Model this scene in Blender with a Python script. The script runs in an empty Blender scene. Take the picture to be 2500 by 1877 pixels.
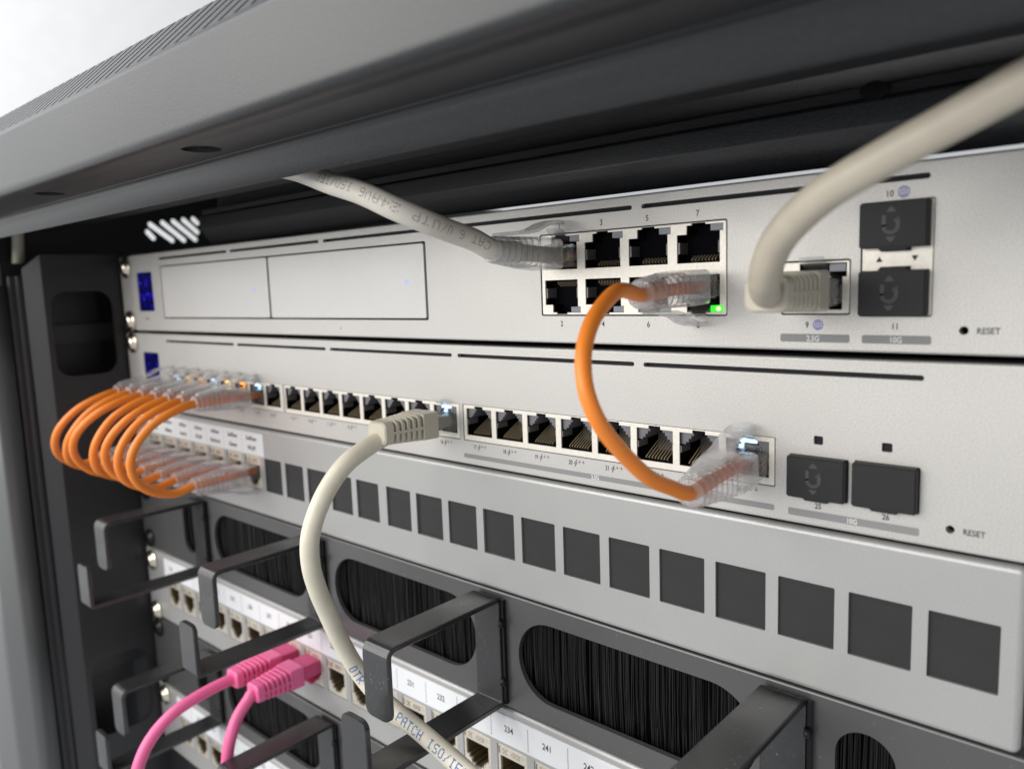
import bpy, bmesh, math, random
from mathutils import Vector, Matrix
from mathutils.geometry import delaunay_2d_cdt

random.seed(7)
MM = 0.001
scene = bpy.context.scene

# ------------------------------------------------------------------ camera
cam_d = bpy.data.cameras.new("camera")
cam = bpy.data.objects.new("camera", cam_d)
scene.collection.objects.link(cam)
scene.camera = cam
CAM = Vector((468.22, -193.23, 19.94))
RIGHT = Vector((0.74581491, 0.66523328, -0.03499721))
DOWN = Vector((0.05904391, -0.11834286, -0.99121581))
FWD = Vector((-0.66353141, 0.73719716, -0.12753984))
m = Matrix.Identity(4)
for i in range(3):
    m[i][0] = RIGHT[i]; m[i][1] = -DOWN[i]; m[i][2] = -FWD[i]; m[i][3] = CAM[i] * MM
cam.matrix_world = m
cam_d.sensor_width = 36.0
cam_d.sensor_fit = 'HORIZONTAL'
cam_d.lens = 1899.0 / 2500.0 * 36.0
cam_d.clip_start = 0.005
cam_d.clip_end = 50.0
cam_d.dof.use_dof = True
cam_d.dof.focus_distance = 0.236
cam_d.dof.aperture_fstop = 12.5

# ------------------------------------------------------------------ world, lamps, exposure
world = bpy.data.worlds.new("World")
scene.world = world
world.use_nodes = True
bg = world.node_tree.nodes['Background']
bg.inputs[0].default_value = (0.93, 0.96, 1.0, 1)
bg.inputs[1].default_value = 0.57

def area(name, loc, target, sx, sy, power, col):
    d = bpy.data.lights.new(name, 'AREA'); d.shape = 'RECTANGLE'
    d.size = sx; d.size_y = sy; d.energy = power; d.color = col
    o = bpy.data.objects.new(name, d); scene.collection.objects.link(o)
    o.location = Vector(loc)
    o.rotation_euler = (Vector(target) - Vector(loc)).to_track_quat('-Z', 'Y').to_euler()
    return o
area('room_light', (-0.45, -2.0, 0.62), (0.2, 0, -0.05), 2.3, 1.3, 46, (1.0, 0.975, 0.94))
area('ceiling_and_wall_fill', (0.5, -1.0, 1.5), (0.25, 0, 0), 0.7, 0.16, 6, (1.0, 0.98, 0.95))
area('ceiling_and_wall_fill', (-0.8, -0.9, 1.3), (-1.7, -0.35, 0.25), 1.0, 0.6, 30, (0.97, 0.98, 1.0))  # added lamp, not a ceiling fixture; brightens the wall and its reflections
scene.view_settings.view_transform = 'Standard'
scene.view_settings.look = 'None'
scene.view_settings.exposure = 0.0
scene.view_settings.gamma = 1.0
scene.cycles.use_denoising = True
try:
    scene.cycles.denoiser = 'OPENIMAGEDENOISE'
except Exception:
    pass
scene.cycles.max_bounces = 14
scene.cycles.transparent_max_bounces = 24
scene.cycles.transmission_bounces = 12
scene.cycles.caustics_refractive = False
scene.cycles.caustics_reflective = False
scene.cycles.sample_clamp_indirect = 4.0

# ------------------------------------------------------------------ materials
MATS = {}
def mat(name, col, rough=0.5, metal=0.0, spec=0.5, bump=None, speck=None, emit=None, coat=0.0, sss=0.0, dust=0.0):
    """bump = (scale per mm, strength) ; speck = (scale per mm, amount)"""
    if name in MATS: return MATS[name]
    M = bpy.data.materials.new(name); M.use_nodes = True
    nt = M.node_tree; b = nt.nodes['Principled BSDF']
    b.inputs['Base Color'].default_value = (*col, 1)
    b.inputs['Roughness'].default_value = rough
    b.inputs['Metallic'].default_value = metal
    b.inputs['Specular IOR Level'].default_value = spec
    b.inputs['Coat Weight'].default_value = coat
    if sss:
        b.inputs['Subsurface Weight'].default_value = sss
        b.inputs['Subsurface Radius'].default_value = (0.002, 0.0012, 0.0008)
    tc = nt.nodes.new('ShaderNodeTexCoord')
    if bump or speck:
        s = (bump or speck)[0]
        n = nt.nodes.new('ShaderNodeTexNoise'); n.inputs['Scale'].default_value = s * 1000
        n.inputs['Detail'].default_value = 2.0
        nt.links.new(tc.outputs['Object'], n.inputs['Vector'])
    if bump:
        bp = nt.nodes.new('ShaderNodeBump'); bp.inputs['Strength'].default_value = bump[1]
        bp.inputs['Distance'].default_value = 0.0002
        nt.links.new(n.outputs['Fac'], bp.inputs['Height'])
        nt.links.new(bp.outputs['Normal'], b.inputs['Normal'])
    if speck:
        n2 = nt.nodes.new('ShaderNodeTexNoise'); n2.inputs['Scale'].default_value = speck[0] * 1000
        n2.inputs['Detail'].default_value = 3.0
        nt.links.new(tc.outputs['Object'], n2.inputs['Vector'])
        n3 = nt.nodes.new('ShaderNodeTexNoise'); n3.inputs['Scale'].default_value = 18.0
        nt.links.new(tc.outputs['Object'], n3.inputs['Vector'])
        mr = nt.nodes.new('ShaderNodeMapRange')
        mr.inputs['From Min'].default_value = 0.3; mr.inputs['From Max'].default_value = 0.7
        mr.inputs['To Min'].default_value = 1 - speck[1]; mr.inputs['To Max'].default_value = 1 + speck[1]
        nt.links.new(n2.outputs['Fac'], mr.inputs['Value'])
        mr2 = nt.nodes.new('ShaderNodeMapRange')
        mr2.inputs['From Min'].default_value = 0.3; mr2.inputs['From Max'].default_value = 0.7
        mr2.inputs['To Min'].default_value = 1 - speck[1] * .12; mr2.inputs['To Max'].default_value = 1 + speck[1] * .12
        nt.links.new(n3.outputs['Fac'], mr2.inputs['Value'])
        mu = nt.nodes.new('ShaderNodeMath'); mu.operation = 'MULTIPLY'
        nt.links.new(mr.outputs[0], mu.inputs[0]); nt.links.new(mr2.outputs[0], mu.inputs[1])
        vm = nt.nodes.new('ShaderNodeVectorMath'); vm.operation = 'SCALE'
        vm.inputs[0].default_value = col
        nt.links.new(mu.outputs[0], vm.inputs['Scale'])
        nt.links.new(vm.outputs[0], b.inputs['Base Color'])
    if name.startswith('silver') or name.startswith('black_ring') or name.startswith('grey_beige') or name.startswith('cream_j'):
        sm = nt.nodes.new('ShaderNodeTexNoise'); sm.inputs['Scale'].default_value = 34; sm.inputs['Detail'].default_value = 5; sm.inputs['Distortion'].default_value = 1.2
        nt.links.new(tc.outputs['Object'], sm.inputs['Vector'])
        rr = nt.nodes.new('ShaderNodeMapRange'); rr.inputs['From Min'].default_value = 0.35; rr.inputs['From Max'].default_value = 0.65
        rr.inputs['To Min'].default_value = rough - (.02 if name.startswith('silver') else .06); rr.inputs['To Max'].default_value = rough + (.02 if name.startswith('silver') else .08)
        nt.links.new(sm.outputs['Fac'], rr.inputs['Value']); nt.links.new(rr.outputs[0], b.inputs['Roughness'])
    if dust:
        dn = nt.nodes.new('ShaderNodeTexVoronoi'); dn.inputs['Scale'].default_value = 520
        nt.links.new(tc.outputs['Object'], dn.inputs['Vector'])
        dm = nt.nodes.new('ShaderNodeTexNoise'); dm.inputs['Scale'].default_value = 160
        nt.links.new(tc.outputs['Object'], dm.inputs['Vector'])
        c1_ = nt.nodes.new('ShaderNodeMapRange'); c1_.inputs['From Min'].default_value = 0.17; c1_.inputs['From Max'].default_value = 0.08
        c2_ = nt.nodes.new('ShaderNodeMapRange'); c2_.inputs['From Min'].default_value = 0.50; c2_.inputs['From Max'].default_value = 0.62
        nt.links.new(dn.outputs['Distance'], c1_.inputs['Value']); nt.links.new(dm.outputs['Fac'], c2_.inputs['Value'])
        mm_ = nt.nodes.new('ShaderNodeMath'); mm_.operation = 'MULTIPLY'; nt.links.new(c1_.outputs[0], mm_.inputs[0]); nt.links.new(c2_.outputs[0], mm_.inputs[1])
        mx = nt.nodes.new('ShaderNodeMix'); mx.data_type = 'RGBA'; mx.inputs[7].default_value = (0.38, 0.37, 0.35, 1)
        lk = b.inputs['Base Color'].links
        if lk: nt.links.new(lk[0].from_socket, mx.inputs[6])
        else: mx.inputs[6].default_value = (*col, 1)
        sc_ = nt.nodes.new('ShaderNodeMath'); sc_.operation = 'MULTIPLY'; sc_.inputs[1].default_value = dust
        nt.links.new(mm_.outputs[0], sc_.inputs[0]); nt.links.new(sc_.outputs[0], mx.inputs[0]); nt.links.new(mx.outputs[2], b.inputs['Base Color'])
    if emit:
        b.inputs['Emission Color'].default_value = (*emit[0], 1)
        b.inputs['Emission Strength'].default_value = emit[1]
    MATS[name] = M
    return M

silver = mat('silver_paint', (0.555, 0.54, 0.515), 0.40, 0.35, 0.5, bump=(3.2, 0.24), speck=(3.0, 0.17))
silver_cover = mat('silver_cover_paint', (0.61, 0.60, 0.58), 0.42, 0.3, 0.5, bump=(3.2, 0.12), speck=(3.0, 0.05))
silver2 = mat('silver_paint_patch', (0.435, 0.435, 0.425), 0.40, 0.35, 0.5, bump=(3.2, 0.2), speck=(3.0, 0.09))
dark_gap = mat('dark_cavity', (0.004, 0.004, 0.006), 0.8, 0, 0.05)
slot_dark = mat('slot_liner', (0.012, 0.012, 0.015), 0.5, 0, 0.2)
shield = mat('nickel_shield', (0.80, 0.76, 0.68), 0.42, 0.35, 0.5, speck=(0.9, 0.06))
chrome = mat('nickel_screw', (0.82, 0.74, 0.60), 0.22, 1.0)
gold = mat('contact_gold', (0.36, 0.285, 0.18), 0.35, 0.35)
jack_black = mat('jack_plastic', (0.006, 0.005, 0.007), 0.5, 0, 0.08)
jack_grey = mat('jack_light_pipe', (0.16, 0.155, 0.17), 0.5)
tab_m = mat('shaded_spring_steel', (0.16, 0.15, 0.14), 0.4, 0.2)  # steel darkened, shade inside the sockets is put into its colour
ledgrey = mat('led_window', (0.22, 0.24, 0.27), 0.35)
black_paint = mat('black_powder_paint', (0.016, 0.016, 0.018), 0.42, 0, 0.6, bump=(1.6, 0.5))
cab_paint = mat('black_cabinet_paint', (0.024, 0.025, 0.027), 0.42, 0, 0.65, bump=(1.5, 0.42), speck=(1.8, 0.4))
plate_paint = mat('dark_grey_plate_paint', (0.066, 0.065, 0.065), 0.33, 0, 1.0, bump=(0.5, 0.06), dust=0.3)
ring_paint = mat('black_ring_paint', (0.018, 0.018, 0.019), 0.33, 0, 1.0, bump=(1.3, 0.2), speck=(1.2, 0.3), dust=0.4)
blank_grey = mat('blank_insert_plastic', (0.024, 0.024, 0.025), 0.5, 0, 0.4, speck=(0.12, 0.08))
rubber = mat('black_rubber', (0.012, 0.0125, 0.013), 0.55, 0, 0.4, bump=(2, 0.2))
rubber_mark = mat('rubber_mark', (0.05, 0.052, 0.055), 0.5)
ink = mat('black_ink', (0.03, 0.03, 0.035), 0.6)
ink_white = mat('white_ink', (0.78, 0.78, 0.76), 0.6)
ink_blue = mat('blue_ink', (0.10, 0.12, 0.62), 0.6)
ink_blue2 = mat('blue_cable_ink', (0.05, 0.16, 0.45), 0.6)
bar_grey = mat('grey_print', (0.26, 0.26, 0.26), 0.6)
paper = mat('white_label', (0.76, 0.77, 0.79), 0.35)
line_grey = mat('label_line', (0.35, 0.36, 0.38), 0.6)
orange = mat('orange_jacket', (0.92, 0.26, 0.03), 0.40, 0, 0.45, bump=(0.3, 0.05))
orange_tip = mat('orange_core', (0.9, 0.20, 0.03), 0.5)
beige = mat('grey_beige_jacket', (0.50, 0.45, 0.365), 0.45, 0, 0.4, bump=(0.12, 0.3), speck=(0.2, 0.04))
beige_pale = mat('grey_beige_pale_jacket', (0.68, 0.645, 0.575), 0.42, 0, 0.4, bump=(0.12, 0.3), speck=(0.2, 0.04))
cream = mat('cream_jacket', (0.72, 0.67, 0.545), 0.38, 0, 0.45, bump=(0.12, 0.3), speck=(0.2, 0.04))
beige_boot = mat('beige_boot_plastic', (0.58, 0.535, 0.43), 0.42, 0, 0.45)
pink = mat('pink_jacket', (0.88, 0.155, 0.36), 0.40, 0, 0.5)
pink_d = mat('pink_plug', (0.78, 0.11, 0.28), 0.35, 0, 0.5)
bristle_m = mat('black_bristle', (0.02, 0.019, 0.018), 0.35, 0, 0.6)
wall_white = mat('white_wall_paint', (0.86, 0.86, 0.855), 0.8, speck=(0.02, 0.02))
screw_black = mat('black_screw', (0.02, 0.02, 0.022), 0.25, 0.6)
ring_blue = mat('blue_led_ring', (0.15, 0.3, 0.8), 0.4, emit=((0.2, 0.4, 1.0), 0.8))
led_green = mat('green_led', (0.02, 0.6, 0.05), 0.4, emit=((0.02, 1.0, 0.02), 1.0))
led_green_hot = mat('green_led_core', (0.4, 1.0, 0.2), 0.4, emit=((0.6, 1.0, 0.25), 2.0))
led_ice = mat('white_blue_led', (0.6, 0.8, 1.0), 0.4, emit=((0.50, 0.76, 1.0), 1.7))
led_yel = mat('yellow_led', (1.0, 0.8, 0.3), 0.4, emit=((1.0, 0.62, 0.16), 1.6))
led_org = mat('orange_led', (1.0, 0.5, 0.15), 0.4, emit=((1.0, 0.36, 0.06), 1.4))

wire_green = mat('green_wire', (0.35, 0.55, 0.35), 0.5)
wire_blue = mat('blue_wire', (0.08, 0.12, 0.4), 0.5)
def screen_mat():
    M = bpy.data.materials.new('blue_display'); M.use_nodes = True
    nt = M.node_tree; b = nt.nodes['Principled BSDF']
    b.inputs['Base Color'].default_value = (0.002, 0.002, 0.012, 1); b.inputs['Roughness'].default_value = 0.15
    tc = nt.nodes.new('ShaderNodeTexCoord')
    n = nt.nodes.new('ShaderNodeTexVoronoi'); n.inputs['Scale'].default_value = 300
    n2 = nt.nodes.new('ShaderNodeTexNoise'); n2.inputs['Scale'].default_value = 130
    nt.links.new(tc.outputs['Object'], n.inputs['Vector']); nt.links.new(tc.outputs['Object'], n2.inputs['Vector'])
    r1 = nt.nodes.new('ShaderNodeMapRange'); r1.inputs['From Min'].default_value = 0.45; r1.inputs['From Max'].default_value = 0.1
    r2 = nt.nodes.new('ShaderNodeMapRange'); r2.inputs['From Min'].default_value = 0.46; r2.inputs['From Max'].default_value = 0.64
    nt.links.new(n.outputs['Distance'], r1.inputs['Value']); nt.links.new(n2.outputs['Fac'], r2.inputs['Value'])
    mu = nt.nodes.new('ShaderNodeMath'); mu.operation = 'MULTIPLY'
    nt.links.new(r1.outputs[0], mu.inputs[0]); nt.links.new(r2.outputs[0], mu.inputs[1])
    ad = nt.nodes.new('ShaderNodeMath'); ad.operation = 'MULTIPLY_ADD'; ad.inputs[1].default_value = 1.5; ad.inputs[2].default_value = 0.05
    nt.links.new(mu.outputs[0], ad.inputs[0])
    b.inputs['Emission Color'].default_value = (0.03, 0.02, 1.0, 1)
    nt.links.new(ad.outputs[0], b.inputs['Emission Strength'])
    return M
screen_m = screen_mat()

def clear_mat(name, tint, glass=0.35, milk=0.10, rough=0.06, mk=(0.9, 0.9, 0.92)):
    M = bpy.data.materials.new(name); M.use_nodes = True
    nt = M.node_tree; nt.nodes.clear()
    out = nt.nodes.new('ShaderNodeOutputMaterial')
    tr = nt.nodes.new('ShaderNodeBsdfTransparent'); tr.inputs[0].default_value = (*tint, 1)
    gl = nt.nodes.new('ShaderNodeBsdfGlass'); gl.inputs['IOR'].default_value = 1.32; gl.inputs['Roughness'].default_value = rough
    gl.inputs[0].default_value = (0.98, 0.98, 0.98, 1)
    gs = nt.nodes.new('ShaderNodeBsdfGlossy'); gs.inputs['Roughness'].default_value = 0.06
    df = nt.nodes.new('ShaderNodeBsdfDiffuse'); df.inputs[0].default_value = (*mk, 1)
    fr = nt.nodes.new('ShaderNodeFresnel'); fr.inputs['IOR'].default_value = 1.75
    mx1 = nt.nodes.new('ShaderNodeMixShader'); mx1.inputs[0].default_value = glass
    mx2 = nt.nodes.new('ShaderNodeMixShader'); mx3 = nt.nodes.new('ShaderNodeMixShader'); mx3.inputs[0].default_value = milk
    tc = nt.nodes.new('ShaderNodeTexCoord'); no = nt.nodes.new('ShaderNodeTexNoise'); no.inputs['Scale'].default_value = 420
    bp = nt.nodes.new('ShaderNodeBump'); bp.inputs['Strength'].default_value = 0.5; bp.inputs['Distance'].default_value = 0.0006
    nt.links.new(tc.outputs['Object'], no.inputs['Vector']); nt.links.new(no.outputs['Fac'], bp.inputs['Height']); nt.links.new(bp.outputs[0], gs.inputs['Normal'])
    nt.links.new(tr.outputs[0], mx1.inputs[1]); nt.links.new(gl.outputs[0], mx1.inputs[2])
    ge = nt.nodes.new('ShaderNodeNewGeometry'); iv = nt.nodes.new('ShaderNodeMath'); iv.operation = 'SUBTRACT'; iv.inputs[0].default_value = 1.0
    nt.links.new(ge.outputs['Backfacing'], iv.inputs[1])
    mm = nt.nodes.new('ShaderNodeMath'); mm.operation = 'MULTIPLY'
    nt.links.new(fr.outputs[0], mm.inputs[0]); nt.links.new(iv.outputs[0], mm.inputs[1])
    nt.links.new(mm.outputs[0], mx2.inputs[0]); nt.links.new(mx1.outputs[0], mx2.inputs[1]); nt.links.new(gs.outputs[0], mx2.inputs[2])
    nt.links.new(mx2.outputs[0], mx3.inputs[1]); nt.links.new(df.outputs[0], mx3.inputs[2])
    nt.links.new(mx3.outputs[0], out.inputs[0])
    return M
clear = clear_mat('clear_plastic', (0.985, 0.99, 0.99), 0.20, 0.06, 0.03)
clear_boot = clear_mat('clear_boot_plastic', (0.985, 0.985, 0.985), 0.28, 0.17, 0.04)
clear_pink = clear_mat('pink_translucent_plastic', (0.95, 0.30, 0.45), 0.1, 0.75, 0.1, (0.82, 0.13, 0.31))

# ------------------------------------------------------------------ mesh helpers (all in millimetres)
class MB:
    def __init__(s): s.v = []; s.f = []; s.sm = []
    def add(s, vs, fs, smooth=False, M=None):
        o = len(s.v)
        for p in vs:
            q = Vector(p)
            if M is not None: q = M @ q
            s.v.append(q)
        for f in fs: s.f.append([o + i for i in f]); s.sm.append(smooth)
        return s
    def box(s, x0, x1, y0, y1, z0, z1, M=None):
        vs = [(x0, y0, z0), (x1, y0, z0), (x1, y1, z0), (x0, y1, z0), (x0, y0, z1), (x1, y0, z1), (x1, y1, z1), (x0, y1, z1)]
        fs = [(0, 3, 2, 1), (4, 5, 6, 7), (0, 1, 5, 4), (1, 2, 6, 5), (2, 3, 7, 6), (3, 0, 4, 7)]
        return s.add(vs, fs, False, M)
    def loft(s, rings, cap=True, smooth=True, close=False, M=None):
        n = len(rings[0]); vs = [p for r in rings for p in r]; fs = []
        k = len(rings)
        for a in range(k if close else k - 1):
            b = (a + 1) % k
            for i in range(n):
                j = (i + 1) % n
                fs.append((a * n + i, a * n + j, b * n + j, b * n + i))
        s.add(vs, fs, smooth, M)
        if cap and not close:
            o = len(s.v) - len(vs)
            s.f.append([o + i for i in reversed(range(n))]); s.sm.append(False)
            s.f.append([o + (k - 1) * n + i for i in range(n)]); s.sm.append(False)
        return s
    def build(s, name, material, parent=None, M=None, bevel=0, autosmooth=False):
        me = bpy.data.meshes.new(name)
        T = Matrix.Scale(MM, 4)
        vs = [((M @ v) if M is not None else v) * MM for v in s.v]
        me.from_pydata(vs, [], s.f)
        me.polygons.foreach_set('use_smooth', s.sm)
        me.materials.append(material)
        bm = bmesh.new(); bm.from_mesh(me)
        bmesh.ops.recalc_face_normals(bm, faces=bm.faces)
        if bevel:
            es = [e for e in bm.edges if len(e.link_faces) == 2 and e.calc_face_angle(0) > 0.6]
            bmesh.ops.bevel(bm, geom=es, offset=bevel * MM, segments=2, affect='EDGES', clamp_overlap=True)
        bm.to_mesh(me); bm.free()
        o = bpy.data.objects.new(name, me)
        scene.collection.objects.link(o)
        if parent: o.parent = parent
        return o

def thing(name, label, cat, group=None):
    o = bpy.data.objects.new(name, None); o.empty_display_size = 0.01
    scene.collection.objects.link(o)
    o['label'] = label; o['category'] = cat
    if group: o['group'] = group
    return o
def tag(o, label=None, cat=None, group=None, kind=None):
    if label: o['label'] = label
    if cat: o['category'] = cat
    if group: o['group'] = group
    if kind: o['kind'] = kind
    return o
def copy_tree(o, parent=None, delta=(0, 0, 0)):
    c = o.copy(); scene.collection.objects.link(c); c.parent = parent
    c.location = o.location + Vector(delta) * MM
    for ch in list(o.children): copy_tree(ch, c)
    return c

def rrect(x0, x1, z0, z1, r=0.0, n=5):
    if r <= 0: return [(x0, z0), (x1, z0), (x1, z1), (x0, z1)]
    r = min(r, (x1 - x0) / 2 - 1e-4, (z1 - z0) / 2 - 1e-4)
    pts = []
    for cx, cz, a0 in ((x1 - r, z0 + r, -90), (x1 - r, z1 - r, 0), (x0 + r, z1 - r, 90), (x0 + r, z0 + r, 180)):
        for i in range(n + 1):
            a = math.radians(a0 + 90 * i / n); pts.append((cx + r * math.cos(a), cz + r * math.sin(a)))
    return pts
def inside(p, poly):
    x, y = p; c = False; n = len(poly)
    for i in range(n):
        x1, y1 = poly[i]; x2, y2 = poly[(i + 1) % n]
        if (y1 > y) != (y2 > y) and x < (x2 - x1) * (y - y1) / (y2 - y1) + x1: c = not c
    return c
def tri_holes(outer, holes):
    pts = []; faces = []
    for poly in [outer] + holes:
        faces.append(list(range(len(pts), len(pts) + len(poly)))); pts += poly
    vs, es, fs, _, _, _ = delaunay_2d_cdt([Vector(p) for p in pts], [], faces, 1, 1e-5)
    out = []
    for f in fs:
        c = (sum(vs[i][0] for i in f) / 3, sum(vs[i][1] for i in f) / 3)
        if inside(c, outer) and not any(inside(c, h) for h in holes): out.append(list(f))
    return [tuple(v) for v in vs], out
def plate_mb(x0, x1, z0, z1, holes, y0, y1, r=0.8, bev=0.6, hole_depth=None, hb=0.12, mb=None):
    """flat plate facing -Y with rounded rim and real openings"""
    mb = mb or MB()
    hd = hole_depth if hole_depth is not None else (y1 - y0)
    outer = rrect(x0 + bev, x1 - bev, z0 + bev, z1 - bev, max(r - bev, 0.05))
    vs, fs = tri_holes(outer, holes)
    mb.add([(p[0], y0, p[1]) for p in vs], fs)
    rings = []
    for k in range(5):
        a = math.radians(90 * k / 4)
        ins = bev * (1 - math.sin(a)); yy = y0 + bev * (1 - math.cos(a))
        rings.append([(p[0], yy, p[1]) for p in rrect(x0 + ins, x1 - ins, z0 + ins, z1 - ins, max(r - ins, 0.05))])
    rings.append([(p[0], y1, p[1]) for p in rrect(x0, x1, z0, z1, r)])
    mb.loft(rings, cap=False, smooth=True)
    for h in holes:
        mb.loft([[(p[0], y0, p[1]) for p in h], [(p[0], y0 + hd, p[1]) for p in h]], cap=False, smooth=False)
    return mb
def poly_prism(mb, poly, y0, y1):
    vs, fs = tri_holes(poly, [])
    mb.add([(p[0], y0, p[1]) for p in vs], fs)
    mb.add([(p[0], y1, p[1]) for p in vs], [list(reversed(f)) for f in fs])
    mb.loft([[(p[0], y0, p[1]) for p in poly], [(p[0], y1, p[1]) for p in poly]], cap=False, smooth=False)
    return mb
def cavity(mb, poly, y0, y1, back=True):
    mb.loft([[(p[0], y0, p[1]) for p in poly], [(p[0], y1, p[1]) for p in poly]], cap=False, smooth=False)
    if back:
        vs, fs = tri_holes(poly, []); mb.add([(p[0], y1, p[1]) for p in vs], fs)
    return mb

def catmull(pts, sub=8):
    P = [Vector(p) for p in pts]; P = [P[0] * 2 - P[1]] + P + [P[-1] * 2 - P[-2]]
    out = []
    for i in range(1, len(P) - 2):
        p0, p1, p2, p3 = P[i - 1:i + 3]
        def tj(t, a, b): return t + max((b - a).length, 1e-4) ** 0.5
        t0 = 0; t1 = tj(t0, p0, p1); t2 = tj(t1, p1, p2); t3 = tj(t2, p2, p3)
        for k in range(sub):
            t = t1 + (t2 - t1) * k / sub
            a1 = p0 * ((t1 - t) / (t1 - t0)) + p1 * ((t - t0) / (t1 - t0))
            a2 = p1 * ((t2 - t) / (t2 - t1)) + p2 * ((t - t1) / (t2 - t1))
            a3 = p2 * ((t3 - t) / (t3 - t2)) + p3 * ((t - t2) / (t3 - t2))
            b1 = a1 * ((t2 - t) / (t2 - t0)) + a2 * ((t - t0) / (t2 - t0))
            b2 = a2 * ((t3 - t) / (t3 - t1)) + a3 * ((t - t1) / (t3 - t1))
            out.append(b1 * ((t2 - t) / (t2 - t1)) + b2 * ((t - t1) / (t2 - t1)))
    out.append(P[-2]); return out
def frames(path, up=Vector((0, 0, 1))):
    fr = []; n = None
    for i, p in enumerate(path):
        t = (path[min(i + 1, len(path) - 1)] - path[max(i - 1, 0)]).normalized()
        if n is None:
            n = up - t * up.dot(t)
            if n.length < 0.1: n = Vector((1, 0, 0)) - t * t.x
        n = (n - t * n.dot(t)).normalized()
        fr.append((p, t, n, t.cross(n)))
    return fr
def tube(mb, pts, r, seg=20, sub=8, up=Vector((0, 0, 1))):
    path = catmull(pts, sub) if sub > 1 else [Vector(p) for p in pts]
    rings = []
    for i, (p, t, n, b) in enumerate(frames(path, up)):
        rr = r(i / (len(path) - 1)) if callable(r) else r
        rings.append([p + n * rr * math.cos(2 * math.pi * k / seg) + b * rr * math.sin(2 * math.pi * k / seg) for k in range(seg)])
    mb.loft(rings, cap=True, smooth=True); return mb

_tc = {}
def glyphs(s):
    if s not in _tc:
        cu = bpy.data.curves.new('t', 'FONT'); cu.body = s; cu.size = 1; cu.align_x = 'CENTER'; cu.resolution_u = 3; cu.offset = 0.018
        o = bpy.data.objects.new('t', cu); scene.collection.objects.link(o)
        dg = bpy.context.evaluated_depsgraph_get(); dg.update()
        me = bpy.data.meshes.new_from_object(o.evaluated_get(dg))
        _tc[s] = ([v.co.copy() for v in me.vertices], [list(p.vertices) for p in me.polygons])
        bpy.data.objects.remove(o); bpy.data.curves.remove(cu); bpy.data.meshes.remove(me)
    return _tc[s]
def text(mb, s, x, z, size, y, sx=0.86, tilt=0.0):
    """flat print facing -Y, centred on x, vertically centred on z"""
    vs, fs = glyphs(s); h = 0.73 * size
    ca, sa = math.cos(tilt), math.sin(tilt)
    mb.add([(x + (v.x * size * sx) * ca - (v.y * size - h / 2) * sa, y, z + (v.y * size - h / 2) * ca + v.x * size * sx * sa) for v in vs], fs)
def quad(mb, x0, x1, z0, z1, y): mb.add([(x0, y, z0), (x1, y, z0), (x1, y, z1), (x0, y, z1)], [(0, 1, 2, 3)])
def stroke(mb, pts, w, y, close=False):
    n = len(pts)
    for i in range(n if close else n - 1):
        a = Vector(pts[i]); b = Vector(pts[(i + 1) % n]); d = (b - a)
        if d.length < 1e-6: continue
        d.normalize(); k = Vector((-d.y, d.x)) * w / 2; a2 = a - d * w * .3; b2 = b + d * w * .3
        q = [a2 + k, b2 + k, b2 - k, a2 - k]
        mb.add([(p.x, y - 0.0015 * (i % 2), p.y) for p in q], [(0, 1, 2, 3)])
def circ(cx, cz, r, n=20, rx=None, a0=0, a1=360):
    rx = r if rx is None else rx
    return [(cx + rx * math.cos(math.radians(a0 + (a1 - a0) * i / n)), cz + r * math.sin(math.radians(a0 + (a1 - a0) * i / n))) for i in range(n + (0 if a1 - a0 == 360 else 1))]
def globe(mb, cx, cz, r, y):
    w = 0.13
    stroke(mb, circ(cx, cz, r, 24), w * 1.3, y, True)
    stroke(mb, circ(cx, cz, r, 20, r * 0.48), w, y, True)
    stroke(mb, [(cx, cz - r), (cx, cz + r)], w, y); stroke(mb, [(cx - r, cz), (cx + r, cz)], w, y)
    for d in (-.5, .5): stroke(mb, [(cx - r * .86, cz + d * r), (cx + r * .86, cz + d * r)], w, y)
def bolt(mb, cx, cz, h, y):
    P = [(0.35, .5), (-.45, -.08), (.0, -.05), (-.3, -.5), (.45, .1), (0, .06)]
    stroke(mb, [(cx + a * h * .62, cz + b * h) for a, b in P], 0.15, y, True)
def plus(mb, cx, cz, s, y):
    stroke(mb, [(cx - s / 2, cz), (cx + s / 2, cz)], 0.14, y); stroke(mb, [(cx, cz - s / 2), (cx, cz + s / 2)], 0.14, y)

def label(parent, s, x, z, size, material=None, y=-0.03):
    mb = MB(); text(mb, s, x, z, size, y); return mb.build('printed_label', material or ink, parent)
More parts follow.
